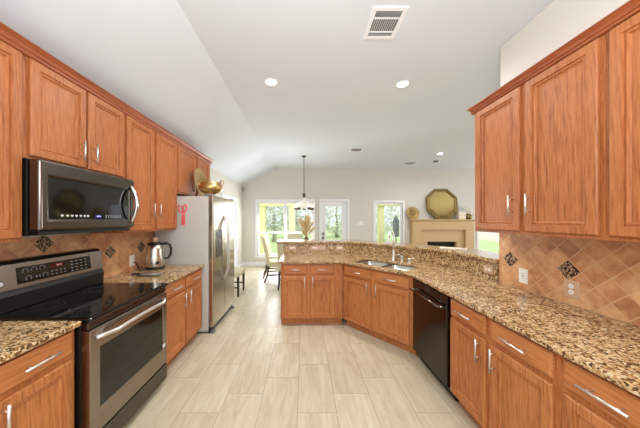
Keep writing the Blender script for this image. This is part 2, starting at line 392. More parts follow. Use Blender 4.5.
# right uppers
RF = 1.53; RR = -PI/2; RD = .308
GR = 'oak wall cabinets on the right wall'
upper('oak wall cabinet with two doors at open end of right wall', (RF, 2.06), RR, .893, RD, 1.395, 2.47, [('door', .035, .442, 1.417, 2.437, (.395, 1.6)), ('door', .481, .875, 1.417, 2.437, (.525, 1.6))], GR)
upper('oak wall cabinet at right edge of view, nearest the camera', (RF, 1.165), RR, .80, RD, 1.395, 2.47, [('door', .023, .385, 1.417, 2.437, (.34, 1.6)), ('door', .42, .78, 1.417, 2.437, (.46, 1.6))], GR)
def crown(label, pts, nrm, zb, zt, out):
    h = zt-zb
    pr = [(0, 0), (.016, 0), (.020, h*.08), (.020, h*.22), (.015, h*.24), (.015, h*.32), (.022, h*.36), (out*.55, h*.62), (out*.8, h*.80), (out*.85, h*.84), (out, h*.88), (out, h), (0, h)]
    m = MB(); m.loft([[(p[0]+n[0]*o, p[1]+n[1]*o, zb+z) for o, z in pr] for p, n in zip(pts, nrm)])
    return tag(m.build('crown_molding', OC), label, 'molding')
crown('dark oak crown molding along top of left wall cabinets', [(UF+.0005, .59), (UF+.0005, 4.0935), (XL+.001, 4.0935)], [(1, 0), (1, 1), (0, 1)], 2.483, 2.556, .05)
crown('dark oak crown molding along top of right wall cabinets', [(RF-.0005, .36), (RF-.0005, 2.0615), (XR-.001, 2.0615)], [(-1, 0), (-1, 1), (0, 1)], 2.443, 2.50, .045)
# left base
LF = -1.335
GB = 'oak base cabinets'
base('oak base cabinet left of range in bottom left corner', (LF, .94), LR, .398, .64, [('door', .02, .375, *DZ, (.06, .62)), ('drawer', .02, .375, *RZ)], GB)
base('oak base cabinet between the range and the refrigerator', (LF, 2.125), LR, .865, .64, [('door', .025, .425, *DZ, (.385, .62)), ('drawer', .025, .425, *RZ), ('door', .455, .835, *DZ, (.495, .62)), ('drawer', .455, .835, *RZ)], GB)
# right base
BF = 1.205
base('oak base cabinet right of dishwasher with two drawers over paired doors', (BF, 1.882), RR, .802, .62, [('door', .016, .375, *DZ, (.335, .62)), ('drawer', .016, .375, *RZ), ('door', .414, .782, *DZ, (.455, .62)), ('drawer', .414, .782, *RZ)], GB)
base('oak base cabinet in bottom right corner of the kitchen', (BF, 1.079), RR, .76, .62, [('door', .021, .346, *DZ, (.30, .62)), ('drawer', .021, .346, *RZ), ('door', .385, .74, *DZ, (.43, .62)), ('drawer', .385, .74, *RZ)], GB)
# peninsula
PY = 3.245
base('oak peninsula base cabinet facing the camera under the granite bar', (-.328, PY), 0, .873, .60, [('door', .03, .366, *DZ, (.335, .62)), ('drawer', .03, .366, *RZ), ('door', .418, .754, *DZ, (.45, .62)), ('drawer', .418, .754, *RZ)], GB)
# angled sink base
A = Vector((.552, 3.24)); B = Vector((1.205, 2.495)); dd = (B-A).normalized(); AL = (B-A).length; th = math.atan2(dd.y, dd.x)
root = thing('base_cabinet', 'oak sink cabinet set diagonally between peninsula and dishwasher', 'cabinet', (A.x, A.y, 0), th, GB)
def loc2(x, y):
    q = Vector((x, y))-A; return (q.dot(dd), q.dot(Vector((-dd.y, dd.x))))
outl = [loc2(*p) for p in ((.552, 3.24), (1.205, 2.495), (1.78, 2.495), (1.78, 2.76), (.76, 3.86), (.552, 3.86))]
inl = [(.06, .03), (AL-.1, .03), (AL+.05, .48), (.98, .57), (.10, .57)]
MB().plate(outl, [[(.05, .02), (AL-.03, .02), (AL-.03, .56), (.05, .56)]], .1, .883, XY).build('carcass', OL, root)
MB().plate([(.01, .065), (AL-.01, .065), (AL-.03, .5), (.05, .5)], [], 0, .0995, XY).build('toe_kick', OL, root)
fronts(root, [('door', .03*AL, .455*AL, *DZ, (.455*AL-.04, .62)), ('drawer', .03*AL, .455*AL, *RZ), ('door', .51*AL, .94*AL, *DZ, (.51*AL+.035, .62)), ('drawer', .51*AL, .94*AL, *RZ)], OL, OLH, 0)

# ------------------------------------------------------------------ granite tops
CT0, CT1 = .884, .914
tag(MB().plate([(-1.288, .90), (-1.288, 1.335), (XL+.012, 1.335), (XL+.012, .90)], [], CT0, CT1, XY).build('countertop', 'granite', None, .007), 'short speckled granite countertop left of the range', 'countertop')
tag(MB().plate([(-1.288, 2.122), (-1.288, 2.995), (XL+.012, 2.995), (XL+.012, 2.122)], [], CT0, CT1, XY).build('countertop', 'granite', None, .007), 'granite countertop under the kettle between range and refrigerator', 'countertop')
SC = Vector((1.075, 3.05)); nn = Vector((-dd.y, dd.x))
def sp(a, b): q = SC+dd*a+nn*b; return (q.x, q.y)
SW, SD = .385, .205
hole = [sp(-SW, -SD), sp(SW, -SD), sp(SW, SD), sp(-SW, SD)]
spl = [Vector(p) for p in ((-.353, 3.95), (.80, 3.95), (1.82, 2.80), (1.82, 2.165))]
tag(MB().plate([(XR-.014, .32), (1.16, .32), (1.16, 2.475), (.53, 3.208), (-.355, 3.208), (-.355, 3.949), (.80, 3.949), (1.819, 2.80), (1.819, 2.165), (XR-.014, 2.16)], [hole], CT0, CT1, XY).build('countertop', 'granite', None, .007), 'long speckled granite countertop running along right wall round the sink to the peninsula', 'countertop')
def offs(pts, d):
    # offset an open polyline to its left-hand (outer) side by d
    out = []
    for i, p in enumerate(pts):
        ds = []
        if i > 0: ds.append((pts[i]-pts[i-1]).normalized())
        if i < len(pts)-1: ds.append((pts[i+1]-pts[i]).normalized())
        ns = [Vector((-q.y, q.x)) for q in ds]
        n = sum(ns, Vector((0, 0))).normalized(); out.append(p+n*(d/max(.3, n.dot(ns[0]))))
    return out
def ribbon(a, b): return [tuple(p) for p in offs(spl, a)]+[tuple(p) for p in reversed(offs(spl, b))]
struct(MB().plate(ribbon(.022, .15), [], 0, 1.084, XY), 'wall_peninsula', 'wall_paint')
tag(MB().plate(ribbon(0, .021), [], .9145, 1.084, XY).build('granite_splash', 'granite'), 'upright granite splash strip rising from countertop behind the sink', 'backsplash')
spl2 = [p.copy() for p in spl]; spl[0].x = -.47
tag(MB().plate(ribbon(-.03, .36), [], 1.085, 1.126, XY).build('bar_top', 'granite', None, .012, 3), 'raised granite bar top curving over the low wall behind the sink', 'bar counter')
spl = spl2

# ------------------------------------------------------------------ tiled backsplashes
MAT['tiles_right'] = backsplash_mat('diagonal_tiles_right', 1.59-.07425, 1.15); MAT['tiles_left'] = backsplash_mat('diagonal_tiles_left', 2.335-.07425, 1.17)
def accent(parent, x, y, z, s, h=.070):
    m = MB(); m.plate([(y-h, z), (y, z-h), (y+h, z), (y, z+h)], [], x, x+s*.004, YZ); m.build('accent_tile', 'mosaic', parent, .001, 1)
bs = tag(bx((XR-.012, .32, .9145), (XR-.0005, 2.155, 1.394)).build('tile_backsplash', 'tiles_right'), 'tan diagonal tile backsplash on right wall above granite', 'backsplash')
for y in (2.0355, 1.59, 1.1445, .699): accent(bs, XR-.012, y, 1.15, -1)
bs = tag(bx((XL+.0005, .59, .9145), (XL+.011, 2.998, 1.37)).build('tile_backsplash', 'tiles_left'), 'tan diagonal tile backsplash on left wall behind range and kettle', 'backsplash')
for y, z in ((2.335, 1.17), (2.7805, 1.17), (1.741, 1.3185), (1.147, 1.17)): accent(bs, XL+.011, y, z, 1)

# ------------------------------------------------------------------ outlets
def outlet(label, loc, rz, wd, ht, plate='white_plastic', horiz=False, gf=False, group='wall outlets', blank=0):
    root = thing('wall_outlet', label, 'outlet', loc, rz, group)
    MB().panel(-wd/2, wd/2, -ht/2, ht/2, [(0, 0), (0, .003), (.003, .006)]).build('cover_plate', plate, root)
    c0 = -blank
    for s in (-1, 1):
        m = MB(); cx, cz = (c0+s*.02, 0) if horiz else (c0, s*.02)
        if gf: m.box((cx-.016, -.009, cz-.017), (cx+.016, -.0062, cz+.017))
        else:
            m.X = Matrix.Translation((cx, -.0062, cz)) @ Matrix.Rotation(PI/2, 4, 'X'); m.lathe([(.016, 0), (.016, .002), (.015, .003)], n=16); m.X = Matrix()
        m.mi = 1
        for k in (-.005, .005):
            if horiz: m.box((cx-.004, -.0097, cz+k-.001), (cx+.004, -.0088, cz+k+.001))
            else: m.box((cx+k-.001, -.0097, cz-.004), (cx+k+.001, -.0088, cz+.004))
        m.build('socket', ['white_plastic', 'black_plastic'], root)
    if gf: bx((-.01, -.0098, -.0035), (.01, -.0088, .0035)).build('test_button', 'icon_grey', root)
XW = XR-.0122
outlet('white upright outlet with test button on right tile backsplash', (XW, 1.915, 1.03), RR, .075, .12, gf=True)
outlet('beige upright outlet below the mosaic tile on right backsplash', (XW, 1.568, 1.025), RR, .088, .12, 'beige_plate')
YS = 3.9495
outlet('leftmost beige outlet on granite splash of peninsula', (-.20, YS, 1.015), 0, .13, .078, 'beige_plate', True)
outlet('wide beige outlet plate in middle of peninsula granite splash', (.245, YS, 1.015), 0, .255, .078, 'beige_plate', True, blank=.06)
outlet('rightmost beige outlet on straight granite splash, left of the faucet', (.61, YS, 1.015), 0, .118, .078, 'beige_plate', True)
outlet('beige horizontal outlet on granite splash next to right backsplash', (1.8195, 2.27, 1.005), RR, .115, .075, 'beige_plate', True)
outlet('white outlet on left backsplash with the kettle cord plugged in', (XL+.0112, 2.63, 1.03), LR, .075, .12)
# light switch, motion sensor
r = thing('light_switch', 'small white switch plate on far wall right of glazed door', 'switch', (1.82, YF-.0005, 1.385), 0)
MB().panel(-.085, .085, -.06, .06, [(0, 0), (0, .004), (.004, .007)]).build('cover_plate', 'white_plastic', r)
for s in (-1, 1): bx((s*.04-.012, -.011, -.03), (s*.04+.012, -.007, .03)).build('rocker', 'white_plastic', r, .002)
r = thing('motion_sensor', 'small grey motion sensor high in the far left corner', 'sensor', (XL+.07, YF-.07, 2.46), PI/4)
MB().box((-.03, 0, -.06), (.03, .04, .06)).build('housing', 'grey_cloth', r, .012, 3)
bx((-.02, -.006, -.035), (.02, .0, .01)).build('lens', 'white_plastic', r, .004)
bx((-.012, .04, -.03), (.012, .055, .03)).build('bracket', 'white_plastic', r)

# ------------------------------------------------------------------ microwave
r = thing('microwave', 'dark stainless microwave mounted under cabinet over the range', 'microwave', (-1.60, 1.3605, 1.40), LR)
WM, HM = .766, .466
bx((0, .041, .0), (WM, .368, HM)).build('body', 'black_plastic', r, .003)
for x, z in ((.0, .06), (.0, .40)):
    m = MB(); m.X = Matrix.Translation((x, .085, z)) @ Matrix.Rotation(-PI/2, 4, 'Y'); m.lathe([(.006, 0), (.005, .003)], n=10); m.build('screw', 'nickel', r)
d = MB().plate(rect(.002, WM-.002, .03, HM-.002), [rect(.055, WM-.06, .105, .362)], -.034, .040, XZ).build('door', 'slate_dark', r, .016, 5)
bx((.05, -.022, .10), (WM-.055, -.012, .367)).build('door_glass', 'black_glass', d)
def icons(m, y, xs, z, s):
    for x in xs: m.box((x-s/2, y-.0008, z-s/2), (x+s/2, y, z+s/2))
for x in (.14, .175, .205, .235, .265, .295, .32):
    m = MB(); m.box((x-.008, -.0230, .1215), (x+.008, -.0222, .1315)); icons(m, -.0222, (x,), .1192, .0047); m.build('function_button', 'icon_white', d)
for k in range(7):
    m = MB(); x = .475+.023*k; m.box((x-.003, -.0230, .116), (x+.003, -.0222, .122)); m.build('number_button', 'icon_white', d)
    m = MB(); m.box((x-.003, -.0230, .127), (x+.003, -.0222, .133)); m.build('number_button', 'icon_white', d)
bx((.38, -.0226, .112), (.435, -.0221, .137)).build('display', 'display_blue', d)
m = MB()
for x in (.395, .407, .419): m.box((x-.003, -.0231, .119), (x+.003, -.0227, .130))
m.build('display_digits', 'display_text', d)
pts = [(.715, -.034-.06*math.sin(PI*t), .065+.345*t) for t in [k/14 for k in range(15)]]
MB().tube(pts, [.011+.006*math.sin(PI*k/14) for k in range(15)], 10).build('handle', 'chrome', d)
m = MB(); m.box((.02, -.01, .004), (WM-.02, 0, .026)); m.build('vent_grille', 'black_plastic', r)

# ------------------------------------------------------------------ range
r = thing('range', 'dark stainless electric range with black glass cooktop', 'stove', (-1.312, 1.345, 0), LR)
WR = .77
bx((.004, 0, .06), (WR-.004, .645, .895)).build('body', 'black_plastic', r, .003)
for x in (.05, WR-.05):
    for y in (.06, .58): MB().lathe([(.02, 0), (.02, .02), (.012, .024), (.012, .06)], (x, y, 0), 12).build('foot', 'black_plastic', r)
ck = MB().box((0, -.062, .896), (WR, .56, .921)).build('cooktop', 'black_glass', r, .009, 4)
for x, y, rr in ((.20, .12, .105), (.57, .12, .085), (.20, .40, .08), (.57, .40, .10)):
    m = MB()
    for q in (rr, rr*.62):
        n = 40; m.loft([[(x+a*math.cos(2*PI*k/n), y+a*math.sin(2*PI*k/n), .9215+h) for k in range(n)] for a, h in ((q, 0), (q, .0004), (q-.003, .0004), (q-.003, 0))], False, False)
    m.build('burner_ring', 'faint_ring', ck)
# backguard
bgd = MB(); yb = .56
bgd.loft([[(x, yb-.03, .922), (x, yb-.035, 1.02), (x, yb-.02, 1.05), (x, yb-.002, 1.215), (x, yb+.02, 1.235), (x, yb+.08, 1.235), (x, yb+.08, .922)] for x in (.0, WR)])
bgo = bgd.build('backguard', 'black_plastic', r, .004)
face = MB(); face.X = Matrix.Translation((0, yb-.0205, 1.052)) @ Matrix.Rotation(-math.atan2(.018, .165), 4, 'X')
face.box((.003, -.006, 0), (WR-.003, -.001, .165)); fo = face.build('steel_panel', 'slate_steel', bgo, .004)
TM = Matrix.Translation((0, yb-.0275, 1.052)) @ Matrix.Rotation(-math.atan2(.018, .165), 4, 'X')
m = MB(); m.X = TM; m.box((.14, -.002, .028), (WR-.12, .0, .135)); m.build('control_panel', 'black_glass', bgo)
m = MB(); m.X = TM
def ring(cx, cz, r0, a0=-.7, a1=PI+.7, n=14):
    m.loft([[(cx+rr*math.cos(a0+(a1-a0)*k/n), y, cz+rr*math.sin(a0+(a1-a0)*k/n)) for k in range(n+1)] for rr, y in ((r0, -.0021), (r0, -.003), (r0-.0035, -.003), (r0-.0035, -.0021))], False, False, close=False)
for cx, cz in ((.185, .105), (.235, .108), (.285, .108), (.20, .055), (.30, .055)): ring(cx, cz, .018)
for x in (.245, .265): m.box((x-.005, -.0028, .05), (x+.005, -.002, .062))
for k in range(4):
    for j in range(2): m.box((.345+.03*k-.007, -.0028, .045+.022*j), (.345+.03*k+.007, -.002, .051+.022*j))
for k in range(4):
    for j in range(4): m.box((.49+.038*k-.009, -.0028, .038+.024*j), (.49+.038*k+.009, -.002, .046+.024*j))
m.build('panel_markings', 'icon_grey', bgo)
m = MB(); m.X = TM; m.box((.335, -.0028, .092), (.43, -.002, .125)); m.build('clock_display', 'display_red', bgo)
m = MB(); m.X = TM
for x in (.382, .394, .41): m.box((x-.003, -.0034, .102), (x+.003, -.0029, .116))
m.build('clock_digits', 'display_red_text', bgo)
m = MB(); m.X = TM @ Matrix.Translation((.055, -.001, .05)) @ Matrix.Rotation(PI/2, 4, 'X'); m.lathe([(.013, 0), (.013, .003), (.010, .004)], n=20); m.build('round_badge', 'icon_white', bgo)
# front
bx((.006, -.045, .846), (WR-.006, -.001, .893)).build('vent_trim', 'slate_dark', r, .004)
m = MB()
for k in range(9): m.box((.12+.06*k, -.0462, .866), (.12+.06*k+.042, -.0452, .873))
m.build('vent_slots', 'dark_interior', r)
d = MB().plate(rect(.006, WR-.006, .20, .842), [rect(.075, WR-.065, .345, .715)], -.056, -.002, XZ).build('oven_door', 'slate_steel', r, .006, 3)
bx((.072, -.05, .342), (WR-.062, -.04, .718)).build('door_glass', 'black_glass', d)
hp = [(.045+.68*t, -.056-.052*min(1, math.sin(PI*t)*2.2), .785+.012*math.sin(PI*t)) for t in [k/20 for k in range(21)]]
MB().tube(hp, .013, 12).build('handle', 'nickel', d)
bx((.70, -.0568, .36), (.735, -.0562, .385)).build('sticker', 'white_plastic', d)
bx((.006, -.056, .055), (WR-.006, -.002, .19)).build('storage_drawer', 'slate_dark', r, .006, 3)

# ------------------------------------------------------------------ refrigerator
FX, FY = -1.255, 3.012; WF = .925
r = thing('refrigerator', 'side by side stainless refrigerator with grey side panel', 'refrigerator', (FX, FY, 0), LR)
bx((0, 0, .03), (WF, .70, 1.805)).build('body', 'fridge_side', r, .006)
bx((.01, -.03, .012), (WF-.01, .0, .075)).build('bottom_grille', 'black_plastic', r)
split = .44
for x0, x1, s in ((.003, split-.003, 1), (split+.003, WF-.003, -1)):
    d = MB().box((x0, -.066, .085), (x1, -.006, 1.825)).build('fridge_door', 'stainless', r, .014, 4)
    hx = split-.035 if s == 1 else split+.035
    pts = [(hx, -.066-.055*min(1, 1.9*math.sin(PI*t)), .62+.95*t) for t in [k/22 for k in range(23)]]
    MB().tube(pts, .0135, 10).build('handle', 'nickel', d)
    if s == 1:
        bx((.09, -.0695, .98), (.33, -.0662, 1.36)).build('dispenser_frame', 'slate_dark', d, .006)
        bx((.11, -.0712, 1.0), (.31, -.0696, 1.22)).build('dispenser_recess', 'slate_dark', d, .003)
        bx((.11, -.0712, 1.24), (.31, -.0696, 1.34)).build('dispenser_panel', 'black_plastic', d, .003)
        bx((.19, -.082, 1.15), (.23, -.0713, 1.215)).build('dispenser_paddle', 'icon_grey', d, .004)
for x in (.03, WF-.10): bx((x, -.05, 1.806), (x+.07, .06, 1.842)).build('hinge_cover', 'icon_grey', r, .008)
for x in (.01, WF-.07): bx((x, -.07, .0), (x+.06, .0, .028)).build('leveling_foot', 'icon_grey', r, .008)
# red kitchen shears on fridge side
r = thing('kitchen_shears', 'red kitchen shears hanging on the grey refrigerator side', 'scissors', (-1.575, FY-.001, 1.43))
m = MB(); m.loft([[(-.028, -.012, 0), (.022, -.012, 0), (.022, -.001, 0), (-.028, -.001, 0)], [(-.022, -.014, .13), (.022, -.014, .13), (.022, -.001, .13), (-.022, -.001, .13)]])
m.build('blade_sheath', 'red_plastic', r, .004)
def loop(cx, cz, rx, rz_, tilt, nm):
    m = MB(); n = 20; pts = []
    for k in range(n+1):
        a = 2*PI*k/n; u = rx*math.cos(a); v = rz_*math.sin(a)
        pts.append((cx+u*math.cos(tilt)-v*math.sin(tilt), -.009, cz+u*math.sin(tilt)+v*math.cos(tilt)))
    m.tube(pts, .0075, 8, False); return m
m = loop(-.038, .205, .024, .048, .45, 'a'); m.tube([(0, -.008, .125), (-.022, -.009, .165)], .009, 8); m.build('finger_loop', 'red_plastic', r)
m = loop(.020, .215, .022, .05, -.12, 'b'); m.tube([(0, -.008, .125), (.014, -.009, .168)], .009, 8); m.build('finger_loop', 'red_plastic', r)
m = MB(); m.X = Matrix.Translation((-.002, -.014, .14)) @ Matrix.Rotation(PI/2, 4, 'X'); m.lathe([(.009, 0), (.008, .004)], n=14); m.build('pivot', 'icon_white', r)
# gold ornaments on fridge top
r = thing('gold_bowl', 'shiny gold footed bowl on top of the refrigerator', 'bowl', (-1.325, 3.27, 1.8065))
MB().lathe([(.055, 0), (.06, .01), (.04, .03), (.05, .045), (.12, .07), (.158, .10), (.165, .13), (.15, .155), (.135, .175), (.14, .19), (.132, .192), (.125, .175), (.145, .13), (.12, .085), (.02, .06)], n=32).build('body', 'gold', r)
for s in (-1, 1):
    MB().tube([(s*.14, 0, .15), (s*.175, 0, .175), (s*.18, 0, .21), (s*.15, 0, .225), (s*.132, 0, .19)], .008, 8).build('handle', 'gold', r)
r.scale = (1, 1, 1.12)
r = thing('gold_plate', 'round gold dish propped upright behind gold bowl on refrigerator', 'dish', (-1.575, 3.47, 1.8065))
m = MB(); m.X = Matrix.Translation((0, 0, .233)) @ Matrix.Rotation(math.radians(80), 4, 'Y') @ Matrix.Rotation(0, 4, 'X')
m.lathe([(.09, 0), (.13, .006), (.16, .02), (.222, .03), (.228, .036), (.222, .038), (.158, .028), (.125, .014), (.03, .01)], n=36); m.build('dish_body', 'gold', r)
m = MB(); m.box((-.035, -.06, 0), (.075, -.05, .012)); m.box((-.035, .05, 0), (.075, .06, .012)); m.box((-.035, -.06, 0), (-.025, .06, .012)); m.build('easel', 'bronze', r)

# ------------------------------------------------------------------ kettle, spoon rest
kx, ky = -1.785, 2.76
r = thing('electric_kettle', 'stainless electric kettle with black handle on left counter', 'kettle', (kx, ky, .9145), .35)
MB().lathe([(.082, 0), (.086, .006), (.086, .018), (.075, .022)], n=32).build('base', 'black_plastic', r)
MB().lathe([(.083, .0225), (.085, .03), (.081, .10), (.073, .19), (.066, .232), (.05, .233)], n=36).build('body', 'kettle_steel', r)
MB().lathe([(.068, .2335), (.068, .243), (.05, .25), (.02, .252)], n=32).build('lid', 'black_plastic', r)
MB().lathe([(.016, .252), (.022, .262), (.024, .296), (.02, .30)], n=20).build('lid_knob', 'beige_plate', r)
MB().tube([(.062, 0, .235), (.10, 0, .24), (.128, 0, .222), (.138, 0, .18), (.132, 0, .13), (.112, 0, .095), (.083, 0, .09)], [.011, .012, .012, .012, .011, .010, .009], 10).build('handle', 'black_plastic', r)
m = MB(); m.loft([[(-.055, -.025, .235), (-.055, .025, .235), (-.07, .015, .17), (-.07, -.015, .17)], [(-.092, -.008, .236), (-.092, .008, .236), (-.076, .004, .175), (-.076, -.004, .175)]]); m.build('spout', 'kettle_steel', r, .003)
m = MB(); m.X = Matrix.Rotation(-1.15, 4, 'Z'); m.box((.0815, -.014, .05), (.0865, .014, .075)); m.build('water_gauge', 'black_plastic', r)
r.scale = (1.22, 1.22, 1.24)
tag(MB().tube([(XL+.03, 2.63, 1.01), (XL+.07, 2.62, 1.0), (XL+.12, 2.58, .96), (XL+.15, 2.565, .925), (XL+.12, 2.60, .921), (kx-.07, 2.625, .921), (kx-.02, 2.645, .921)], .0045, 8).build('power_cord', 'black_plastic', None), 'black kettle cord running from outlet across left counter', 'cord')
r = thing('spoon_rest', 'dark oval spoon rest with silver dish on left counter', 'spoon rest', (-1.60, 2.40, .9145), -.1)
MB().lathe([(.06, 0), (.085, .004), (.10, .014), (.102, .017), (.097, .0175), (.085, .0145), (.05, .013), (.02, .0125)], n=32, sx=1.15, sy=.62).build('dish', 'spoon_steel', r)
n = 40; MB().tube([(.117*math.cos(2*PI*k/n), .063*math.sin(2*PI*k/n), .0165) for k in range(n+1)], .0028, 8, False).build('rim', 'black_plastic', r)
MB().tube([(-.11, 0, .014), (-.16, 0, .012), (-.215, 0, .0105)], [.013, .010, .008], 10).build('handle', 'black_plastic', r)

# ------------------------------------------------------------------ dishwasher
r = thing('dishwasher', 'black stainless dishwasher beneath granite between sink and drawers', 'dishwasher', (BF, 2.488, 0), RR)
WD = .602
bx((.002, .0, .1), (WD-.002, .57, .876)).build('tub', 'black_plastic', r)
bx((.01, .05, 0), (WD-.01, .5, .0995)).build('toe_kick', 'black_plastic', r)
d = MB().box((.006, -.03, .115), (WD-.006, -.001, .868)).build('door', 'slate_black', r, .005, 3)
bx((.012, -.0312, .79), (WD-.012, -.0302, .86)).build('control_strip', 'black_glass', d)
m = MB(); m.tube([(.04, -.072, .762), (WD-.04, -.072, .762)], .011, 10)
m.build('handle', 'slate_dark', d)
for x in (.05, WD-.05): MB().tube([(x, -.03, .762), (x, -.072, .762)], .009, 8).build('handle_post', 'nickel', d)

# ------------------------------------------------------------------ sink and faucet
r = thing('sink', 'double bowl stainless sink set in the diagonal granite counter', 'sink', (SC.x, SC.y, .69), th)
for x0, x1 in ((-.37, -.012), (.012, .37)):
    m = MB(); y0, y1 = -.19, .19
    def rr(i, z, q=.05):
        pts = []
        for cx, cy, a in ((x1-i-q, y1-i-q, 0), (x0+i+q, y1-i-q, 90), (x0+i+q, y0+i+q, 180), (x1-i-q, y0+i+q, 270)):
            for k in range(5): t = math.radians(a+22.5*k); pts.append((cx+q*math.cos(t), cy+q*math.sin(t), z))
        return pts
    m.loft([rr(.0, .192), rr(.012, .192), rr(.014, .03), rr(.03, .012), rr(.06, .008), rr(.06, .004), rr(.02, .006), rr(.008, .03), rr(.0, .186)], False, False, True)
    m.f([m.v(p) for p in rr(.06, .008)]); m.f([m.v(p) for p in rr(.06, .004)])
    o = m.build('bowl', 'sink_steel', r)
    MB().lathe([(.04, .0085), (.04, .0105), (.028, .011), (.026, .009)], ((x0+x1)/2, .02, 0), 20).build('drain', 'chrome', o)
fx, fy = sp(-.03, .285)
fb = .9145
r = thing('faucet', 'tall chrome gooseneck faucet rising behind the sink', 'faucet', (fx, fy, fb), th)
MB().lathe([(.028, 0), (.028, .008), (.02, .014), (.018, .12), (.016, .15), (.012, .155)], n=20).build('base', 'nickel', r)
pts = [(0, 0, .15), (0, 0, .30)]+[(0, -.065+.065*math.cos(a), .34+.075*math.sin(a)) for a in [PI*k/12 for k in range(13)]]
MB().tube(pts, .0145, 12).build('neck', 'nickel', r)
MB().tube([(0, -.13, .34), (0, -.132, .31), (0, -.134, .25), (0, -.135, .235)], [.012, .015, .018, .015], 12).build('spray_head', 'nickel', r)
MB().tube([(.018, 0, .09), (.06, 0, .093), (.095, 0, .10)], [.011, .009, .007], 10).build('lever', 'nickel', r)
px, py = sp(.10, .27)
r = thing('soap_dispenser', 'short nickel soap pump right of the gooseneck faucet', 'soap dispenser', (px, py, fb), th)
MB().lathe([(.02, 0), (.02, .006), (.014, .01), (.013, .05), (.016, .055), (.016, .085), (.008, .09)], n=16).build('body', 'nickel', r)
MB().tube([(0, 0, .085), (0, -.03, .092), (.0, -.06, .08)], .006, 8).build('spout', 'nickel', r)
px, py = sp(.205, .25)
r = thing('side_sprayer', 'nickel side tap at right end behind the sink', 'tap', (px, py, fb), th)
MB().lathe([(.022, 0), (.022, .006), (.014, .012), (.014, .045), (.018, .05), (.017, .068), (.006, .072)], n=16).build('body', 'nickel', r)
MB().tube([(.0, 0, .06), (.04, -.01, .068), (.075, -.015, .08)], [.008, .007, .006], 8).build('lever', 'nickel', r)
# folded paper on bar
c = Vector((1.93, 2.98))
r = thing('folded_napkin', 'cream folded napkin lying on the bar before the fireplace', 'napkin', (1.90, 2.93, 1.1265), th+.25)
m = MB(); m.box((-.15, -.05, 0), (.15, .06, .006)); m.build('lower_fold', 'cream', r, .002)
m = MB(); m.box((-.145, -.045, .0062), (.145, .055, .013)); m.build('upper_fold', 'cream', r, .003)

# ------------------------------------------------------------------ fireplace, mantel and ornaments
r = thing('fireplace', 'tan painted fireplace mantel with black firebox on far wall', 'fireplace', (4.35, YF-.0, 0))
m = MB(); m.plate([(-.96, 0), (-.70, 0), (-.70, 1.18), (.70, 1.18), (.70, 0), (.96, 0), (.96, 1.44), (-.96, 1.44)], [], -.22, -.001, XZ); m.build('surround', 'mantel_paint', r, .006)
m = MB(); m.plate([(-.695, .002), (-.46, .002), (-.46, .80), (.46, .80), (.46, .002), (.695, .002), (.695, 1.175), (-.695, 1.175)], [], -.15, -.002, XZ); m.build('inner_panel', 'mantel_paint', r, .003)
m = MB(); m.box((-.455, -.04, .002), (.455, -.003, .797)); m.build('firebox', 'dark_interior', r)
m = MB()
m.loft([[(-.97-e, -.001, z), (.97+e, -.001, z), (.97+e, -.225-e, z), (-.97-e, -.225-e, z)] for e, z in ((.0, 1.4405), (.02, 1.455), (.025, 1.465), (.045, 1.475), (.05, 1.48), (.05, 1.505))]); m.build('mantel_shelf', 'mantel_paint', r)
SH = 1.5055
r = thing('octagonal_mirror', 'large octagonal gold framed mirror leaning above fireplace', 'mirror', (4.40, YF-.13, SH))
def octa(R, y): return [(R/math.cos(PI/8)*math.cos(PI/8+k*PI/4), y, .5+R/math.cos(PI/8)*math.sin(PI/8+k*PI/4)) for k in range(8)]
TL = Matrix.Rotation(math.radians(-9), 4, 'X')
m = MB(); m.X = TL; m.loft([octa(.50, .0), octa(.50, -.02), octa(.485, -.035), octa(.44, -.028), octa(.42, -.04), octa(.405, -.03), octa(.40, -.012), octa(.40, 0)], False, False)
m.f([m.v(p) for p in octa(.50, 0)]); m.build('frame', 'old_gold', r)
m = MB(); m.X = TL; m.loft([octa(.40, -.0115), octa(.40, -.014), octa(.36, -.018)]); m.build('mirror_glass', 'mirror', r)
r = thing('gold_charger', 'round gold decorative plate leaning on left end of mantel', 'plate', (3.47, YF-.10, SH))
m = MB(); m.X = Matrix.Rotation(math.radians(-12), 4, 'X') @ Matrix.Translation((0, 0, .205)) @ Matrix.Rotation(PI/2, 4, 'X')
m.lathe([(.10, 0), (.13, .004), (.15, .012), (.20, .02), (.203, .024), (.198, .026), (.148, .018), (.125, .01), (.03, .012)], n=36); m.build('plate_body', 'gold', r)
m = MB(); m.X = Matrix.Rotation(math.radians(-12), 4, 'X') @ Matrix.Translation((0, -.02, .205))
for k in range(8):
    a = k*PI/4; m.tube([(.04*math.cos(a), 0, .04*math.sin(a)), (.09*math.cos(a+.35), -.005, .09*math.sin(a+.35)), (.135*math.cos(a+.2), 0, .135*math.sin(a+.2))], [.006, .01, .004], 6)
m.build('leaf_relief', 'old_gold', r)
r = thing('decorative_box', 'small cream box with gold dots on right end of mantel', 'box', (4.97, YF-.13, SH))
bx((-.11, -.06, 0), (.11, .06, .2)).build('box_body', 'cream', r, .006); bx((-.115, -.065, .2005), (.115, .065, .232)).build('lid', 'cream', r, .005)
m = MB()
for x in (-.06, 0, .06):
    for z in (.05, .12): m.box((x-.012, -.0625, z-.012), (x+.012, -.0605, z+.012))
m.build('inlay', 'gold', r)
r = thing('round_vase', 'round bronze pot with cream stalks beside box on mantel', 'vase', (5.20, YF-.13, SH))
MB().lathe([(.05, 0), (.09, .03), (.105, .08), (.09, .13), (.055, .155), (.06, .17), (.05, .17), (.04, .15)], n=24).build('pot', 'old_gold', r)
